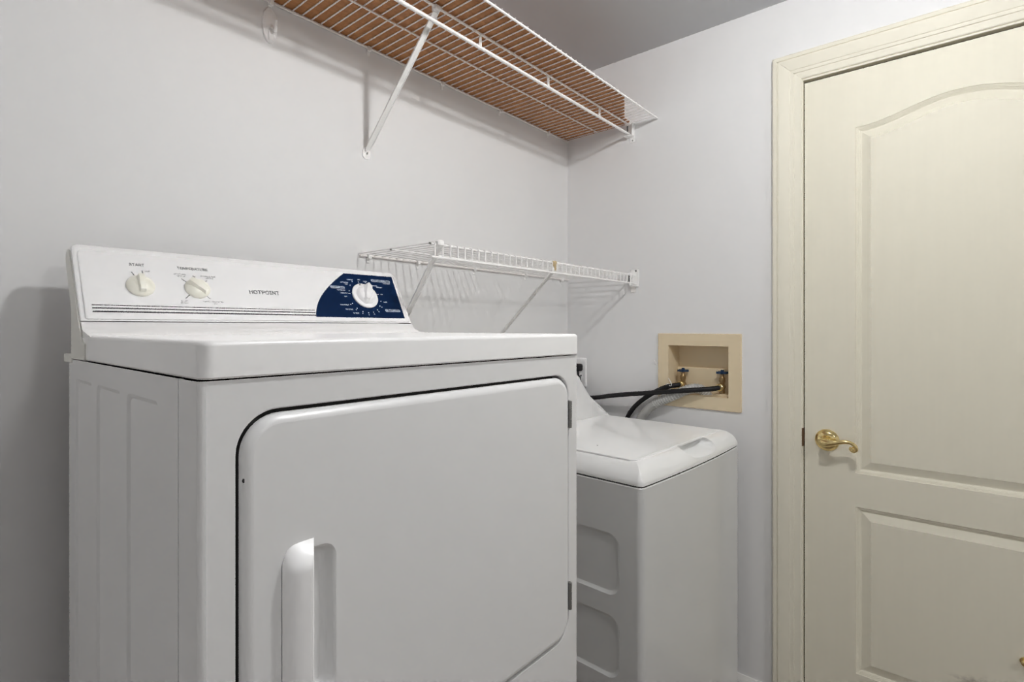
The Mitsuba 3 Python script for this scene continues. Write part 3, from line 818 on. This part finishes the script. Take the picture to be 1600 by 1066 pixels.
board_poly = Polygon([(0.295, 0.872), (1.625, 0.872), (1.806, 0.968), (1.845, 0.968), (1.865, 1.00), (1.865, 1.267), (0.295, 1.267)])
bd = key_for('shelf_board')
scene[bd] = mikit.ply(extrude(board_poly, lambda a, b, d: (a, b, ZS + d), 0.0040, 0.0072), 'm_board')
labels[bd] = {'label': 'brown wood-grained board lying on the upper wire shelf', 'category': 'board'}

sh2 = thing('wire_shelf_001' if False else 'wire_shelf', 'narrow white wire shelf with a ladder-like lip, above the dryer and washing machine', 'shelf')
ZL, XA, XB, YFR = 1.465, 0.846, 1.858, 0.957
W2 = mikit.ply(tube([(0, YB - 0.004, 0), (0, 1.05, 0), (0, YFR - 0.001, 0), (0, YFR - 0.0042, -0.0035), (0, YFR - 0.0042, -0.034)], 0.0017, 6), 'm_wire_white', smooth=True)
n2 = int((XB - XA) / 0.0250)
for k in range(n2 + 1):
    obj('wire', None, None, sh2, shared=W2, frame=T().translate([XA + 0.0250 * k, 0, ZL + 0.0018]))
obj('back_rail', rail(XA + 0.004, XR - 0.001, YB - 0.0055, ZL - 0.0022, 0.0032), 'm_wire', sh2)
obj('middle_rail', rail(XA - 0.006, XB, 1.112, ZL - 0.0022, 0.0022), 'm_wire_white', sh2)
obj('front_rail', rail(XA - 0.010, XR - 0.004, YFR, ZL - 0.0022, 0.0026), 'm_wire_white', sh2)
obj('lip_rail', rail(XA - 0.010, XR - 0.004, YFR - 0.0025, 1.4315, 0.0030), 'm_wire_white', sh2)
for yy, rr_ in ((1.112, 0.0024), (YFR, 0.0028)):
    obj('wire_end', lathe([(rr_, 0), (rr_, 0.004)], (XA - (0.006 if yy > 1 else 0.010), yy, ZL - 0.0022), (-1, 0, 0), 8), 'm_zinc', sh2)
for x in (0.878, 1.053, 1.104, 1.302, 1.581, 1.820):
    obj('wall_clip', None, None, sh2, shared=CLIP, frame=T().translate([x, YB, ZL - 0.001]))
add_brace(sh2, 0.857, YFR - 0.009, 1.4630, 1.155, 0.0080, xb=0.924)
b2 = add_brace(sh2, 1.331, YFR + 0.001, 1.4400, 1.155, 0.0075)
obj('rust_spot', join(hull([(1.331 + a, YFR - 0.0085 + b, z) for a in (-0.003, 0.004) for b in (0, 0.003) for z in (1.439, 1.468)]), chbox(1.322, 1.340, YFR - 0.0088, YFR + 0.004, 1.4585, 1.4675, 0.002), chbox(1.3205, 1.3275, YFR - 0.0088, YFR - 0.005, 1.4500, 1.4600, 0.002)), 'm_rust', b2, label='rusty yellowed hook of the brace')
e2 = obj('end_bracket', join(chbox(XR - 0.004, XR, 0.940, 0.976, 1.418, 1.486, 0.002), chbox(XR - 0.016, XR - 0.003, 0.970, 0.975, 1.424, 1.474, 0.001), chbox(XR - 0.018, XR - 0.003, 0.942, 0.972, 1.420, 1.424, 0.001)), 'm_wire_white', sh2)
obj('slot', chbox(XR - 0.0175, XR - 0.0150, 0.9715, 0.9765, 1.434, 1.462, 0.0005), 'm_gap_shade', e2)
obj('screw', lathe([(0.004, 0), (0.0038, 0.0014), (0.0014, 0.0022)], (XR - 0.0035, 0.952, 1.480), (-1, 0, 0), 10), 'm_zinc', e2)
obj('screw_tab', chbox(XR - 0.003, XR, 0.955, 0.975, 1.398, 1.420, 0.001), 'm_wire', e2)

# oval hook under the upper shelf
hk = thing('wall_hook', 'white oval wall hook under the left part of the upper shelf', 'hook')
ov = lambda i: np.array([(0.600 + (0.0185 - i) * math.cos(a), 1.9895 + (0.0430 - i) * math.sin(a)) for a in np.linspace(0, 2 * math.pi, 33)[:-1]])
back_xyz = lambda a, b, d: (a, YB - d, b)
obj('plate', dish(ov, [(0, 0), (0, 0.003), (0.0012, 0.0048), (0.0035, 0.0056), (0.006, 0.0052)], back_xyz), 'm_plate', hk, smooth=35)
hookp = spline([(0.604, YB - 0.004, 1.984), (0.604, YB - 0.014, 1.979), (0.604, YB - 0.021, 1.972), (0.604, YB - 0.024, 1.984), (0.604, YB - 0.027, 1.996)], 16)
obj('hook', tube(hookp, np.linspace(0.0050, 0.0030, 16), 10), 'm_plate', hk, smooth=50)
obj('pad', chbox(0.594, 0.609, YB - 0.009, YB - 0.004, 1.950, 1.976, 0.003), 'm_plate', hk)

# ------------------------------------------------------------------ power outlet and plug
ol = thing('power_outlet', 'white wall outlet half hidden behind the dryer', 'outlet')
opl = lambda i: rrect(1.1755 + i, 1.2460 - i, 1.0170 + i, 1.1360 - i, 0.004, 4)
wr_xyz = lambda a, b, d: (XR - d, a, b)
obj('cover_plate', dish(opl, [(0, 0), (0, 0.003), (0.0015, 0.0048), (0.004, 0.0054)], wr_xyz), 'm_plate', ol, smooth=35)
for zc in (1.097, 1.058):
    oc = lambda i: rrect(1.1945 + i, 1.2265 - i, zc - 0.0145 + i, zc + 0.0145 - i, 0.012, 5)
    rk = obj('socket', dish(oc, [(0, 0.0050), (0, 0.0068), (0.001, 0.0074)], wr_xyz), 'm_plate', ol, smooth=35)
    obj('slot', join(chbox(XR - 0.0080, XR - 0.0072, 1.2045, 1.2065, zc - 0.002, zc + 0.006, 0.0003), chbox(XR - 0.0080, XR - 0.0072, 1.2150, 1.2170, zc - 0.002, zc + 0.006, 0.0003)), 'm_dark', rk)
pc = thing('power_cable', 'black power plug and cable in the wall outlet', 'power cable')
obj('plug', hull([(x, 1.2090 + a, 1.0975 + b) for x, s in ((XR - 0.0085, 1.0), (XR - 0.022, 1.0), (XR - 0.030, 0.75)) for a, b in ((-0.019 * s, -0.010 * s), (-0.019 * s, 0.010 * s), (-0.011 * s, 0.0150 * s), (0.015 * s, 0.015 * s), (0.015 * s, -0.015 * s), (-0.011 * s, -0.0150 * s))]), 'm_rubber', pc)
obj('cord', tube(spline([(XR - 0.020, 1.205, 1.083), (XR - 0.021, 1.203, 1.066), (XR - 0.022, 1.200, 1.048), (XR - 0.022, 1.208, 1.022), (XR - 0.016, 1.226, 0.97), (XR - 0.014, 1.236, 0.86), (XR - 0.014, 1.238, 0.70)], 40), 0.0042, 10), 'm_rubber', pc, smooth=60)
obj('cord_clip', tube(spline([(XR - 0.008, 1.196, 1.064), (XR - 0.024, 1.190, 1.060), (XR - 0.022, 1.190, 1.043), (XR - 0.008, 1.197, 1.041)], 16), 0.0018, 8), 'm_rubber', pc, smooth=60)

# ------------------------------------------------------------------ laundry outlet box, valves and hoses
lb = thing('laundry_box', 'beige plastic outlet box recessed in the wall beside the door casing', 'outlet box')
fo = lambda i: rrect(BOX_O[0] + i, BOX_O[1] - i, BOX_O[2] + i, BOX_O[3] - i, 0.003, 3)
fpoly = Polygon(fo(0.002), [rrect(BOX_I[0], BOX_I[1], BOX_I[2], BOX_I[3], 0.002, 3)])
obj('frame', join(extrude(fpoly, wr_xyz, 0.0, 0.0072), dish(fo, [(0, 0), (0, 0.0050), (0.0008, 0.0066), (0.002, 0.0072)], wr_xyz, cap=False)), 'm_box', lb, smooth=30)
bi = lambda i: rrect(BOX_I[0] + i, BOX_I[1] - i, BOX_I[2] + i, BOX_I[3] - i, 0.002, 3)
obj('recess', join(dish(bi, [(0, -0.0072), (0.0005, 0.0), (0.004, 0.078)], wall_xyz), chbox(XR + 0.060, XR + 0.079, BOX_I[0] + 0.004, BOX_I[1] - 0.004, BOX_I[2] + 0.002, 1.116, 0.003), chbox(XR + 0.018, XR + 0.079, BOX_I[0] + 0.004, 0.668, BOX_I[2], 1.030, 0.002)), 'm_box', lb, smooth=20)


def valve(yc, label, low):
    v = thing('water_valve', label, 'valve')
    xc, zc = XR + 0.038, 1.052
    body = join(lathe([(0.0075, 0), (0.0085, 0.004), (0.0085, 0.022), (0.0105, 0.026), (0.0105, 0.036), (0.007, 0.040), (0.0055, 0.052)], (xc, yc, zc - 0.004), (0, 0, 1), 18),
                lathe([(0.0085, -0.012), (0.0095, -0.006), (0.0095, 0.010), (0.0115, 0.012), (0.0115, 0.020)], (xc, yc, zc + 0.002), (-1, 0, 0), 18),
                lathe([(0.0090, low), (0.0090, -0.004), (0.0075, 0.0)], (xc, yc, zc - 0.002), (0, 0, 1), 16))
    obj('body', body, 'm_brass_dull', v, smooth=35)
    a = np.linspace(0, 2 * math.pi, 61)[:-1]
    rad = 0.0175 + 0.0030 * np.cos(6 * a)
    hw = Polygon(np.c_[xc + rad * np.cos(a), yc + rad * np.sin(a)], [[(xc + 0.0105 * math.cos(t + 0.4), yc + 0.0105 * math.sin(t + 0.4)) for t in ts] for ts in ()])
    wheel = extrude(hw, lambda p, q, d: (p, q, zc + 0.048 + d), 0.0, 0.0075)
    obj('handle', join(wheel, lathe([(0.006, 0), (0.006, 0.004), (0.004, 0.006)], (xc, yc, zc + 0.0555), (0, 0, 1), 14)), 'm_blue_handle', v, smooth=30, label='blue star-shaped handle')


valve(0.783, 'brass valve with a blue handle in the beige box, nearer the dryer', -0.0295)
valve(0.641, 'brass valve with a blue handle in the beige box, nearer the door', -0.0195)


def hose(label, pts, r, yc):
    h = thing('water_hose', label, 'hose')
    obj('tubing', tube(spline(pts, 56), r, 14), 'm_rubber', h, smooth=60)
    obj('coupling', lathe([(0.0090, -0.001), (0.0128, 0.0), (0.0128, 0.011), (0.0105, 0.013), (0.0100, 0.016)], (XR + 0.0175, yc, 1.054), (-1, 0, 0), 16), 'm_brass', h, smooth=35, label='brass hose coupling')


hose('black rubber hose running straight left from the valve nearer the door', [(1.875, 0.641, 1.0535), (1.862, 0.652, 1.051), (1.840, 0.690, 1.0465), (1.817, 0.766, 1.0375), (1.811, 0.909, 1.018), (1.822, 1.047, 0.996), (1.833, 1.138, 0.980), (1.836, 1.162, 0.9755), (1.839, 1.180, 0.958), (1.839, 1.184, 0.90)], 0.0085, 0.641)
hose('black rubber hose bending down from the valve nearer the dryer', [(1.875, 0.783, 1.0545), (1.866, 0.790, 1.053), (1.850, 0.815, 1.047), (1.838, 0.876, 1.016), (1.842, 0.924, 0.982), (1.850, 0.978, 0.918), (1.852, 0.995, 0.84), (1.852, 1.0, 0.70)], 0.0085, 0.783)
dh = thing('drain_hose', 'grey drain hose arching out of the beige box down behind the washing machine', 'hose')
dp = spline([(1.915, 0.690, 1.000), (1.908, 0.696, 1.024), (1.893, 0.712, 1.041), (1.870, 0.738, 1.043), (1.841, 0.784, 1.021), (1.842, 0.855, 0.986), (1.8495, 0.915, 0.930), (1.8505, 0.948, 0.865), (1.8505, 0.955, 0.70)], 60)
obj('tubing', tube(dp, 0.0165, 16), 'm_grey_hose', dh, smooth=60)
for k in range(3, 26):
    p, q = dp[k], dp[k + 1]
    ax = (q - p) / np.linalg.norm(q - p)
    obj('corrugation', lathe([(0.0150, -0.0014), (0.0186, -0.0006), (0.0186, 0.0006), (0.0150, 0.0014)], p, ax, 18), 'm_hose_ring', dh, smooth=40)
ct = thing('cable_tie', 'white cable tie round the hoses in front of the beige box', 'cable tie')
lp = [(1.8515 + 0.0 * a, 0.815 + 0.0105 * math.cos(a), 1.047 + 0.0105 * math.sin(a)) for a in np.linspace(0, 2 * math.pi, 20)]
obj('loop', tube(lp, 0.0013, 6, False), 'm_plate', ct)
obj('tail', tube(spline([(1.840, 0.806, 1.0520), (1.822, 0.790, 1.058), (1.812, 0.798, 1.082)], 10), np.linspace(0.0019, 0.0013, 10), 6), 'm_plate', ct)
sn = key_for('plastic_stub')
scene[sn] = mikit.ply(tube([(XR + 0.001, 0.866, 1.122), (XR - 0.006, 0.872, 1.131), (XR - 0.008, 0.878, 1.140)], [0.0014, 0.0014, 0.001], 6), 'm_plate', smooth=50)
labels[sn] = {'label': 'tiny white plastic stub on the wall left of the beige box', 'category': 'stub'}

# ------------------------------------------------------------------ ceiling lamps, both out of view
lp = thing('unseen_ceiling_lamp', 'ceiling lamp with a round bulb', 'lamp')
obj('canopy', lathe([(0.15, 0), (0.15, 0.012), (0.135, 0.025), (0.05, 0.030)], (LAMP_POS[0], LAMP_POS[1], ZC), (0, 0, -1), 40), 'm_lamp_metal', lp, smooth=35)
obj('lamp_holder', lathe([(0.02, 0.025), (0.02, 0.060), (0.014, 0.080)], (LAMP_POS[0], LAMP_POS[1], ZC), (0, 0, -1), 20), 'm_lamp_metal', lp, smooth=35)
bulb = trimesh.creation.icosphere(3, BULB_R)
bulb.apply_translation(LAMP_POS)
obj('bulb', bulb, 'm_plate', lp, smooth=True, emitter={'type': 'area', 'radiance': rgb(*[LAMP_POWER * c for c in LAMP_TINT])})

# added fill lamp, out of view further back, evens the brightness of the room
l2 = thing('unseen_ceiling_lamp', 'added round fill lamp on the ceiling, out of view further back in the room', 'lamp')
obj('canopy', lathe([(0.165, 0), (0.165, 0.018), (0.150, 0.022)], (FILL_DOME_POS[0], FILL_DOME_POS[1], ZC), (0, 0, -1), 40), 'm_lamp_metal', l2, smooth=35)
obj('shade', lathe([(0.150, 0.022), (0.148, 0.045), (0.130, 0.078), (0.095, 0.100), (0.050, 0.111), (0.010, 0.114)], (FILL_DOME_POS[0], FILL_DOME_POS[1], ZC), (0, 0, -1), 40), 'm_plate', l2, smooth=True, emitter={'type': 'area', 'radiance': rgb(*[FILL_DOME_POWER * c for c in LAMP_TINT])})
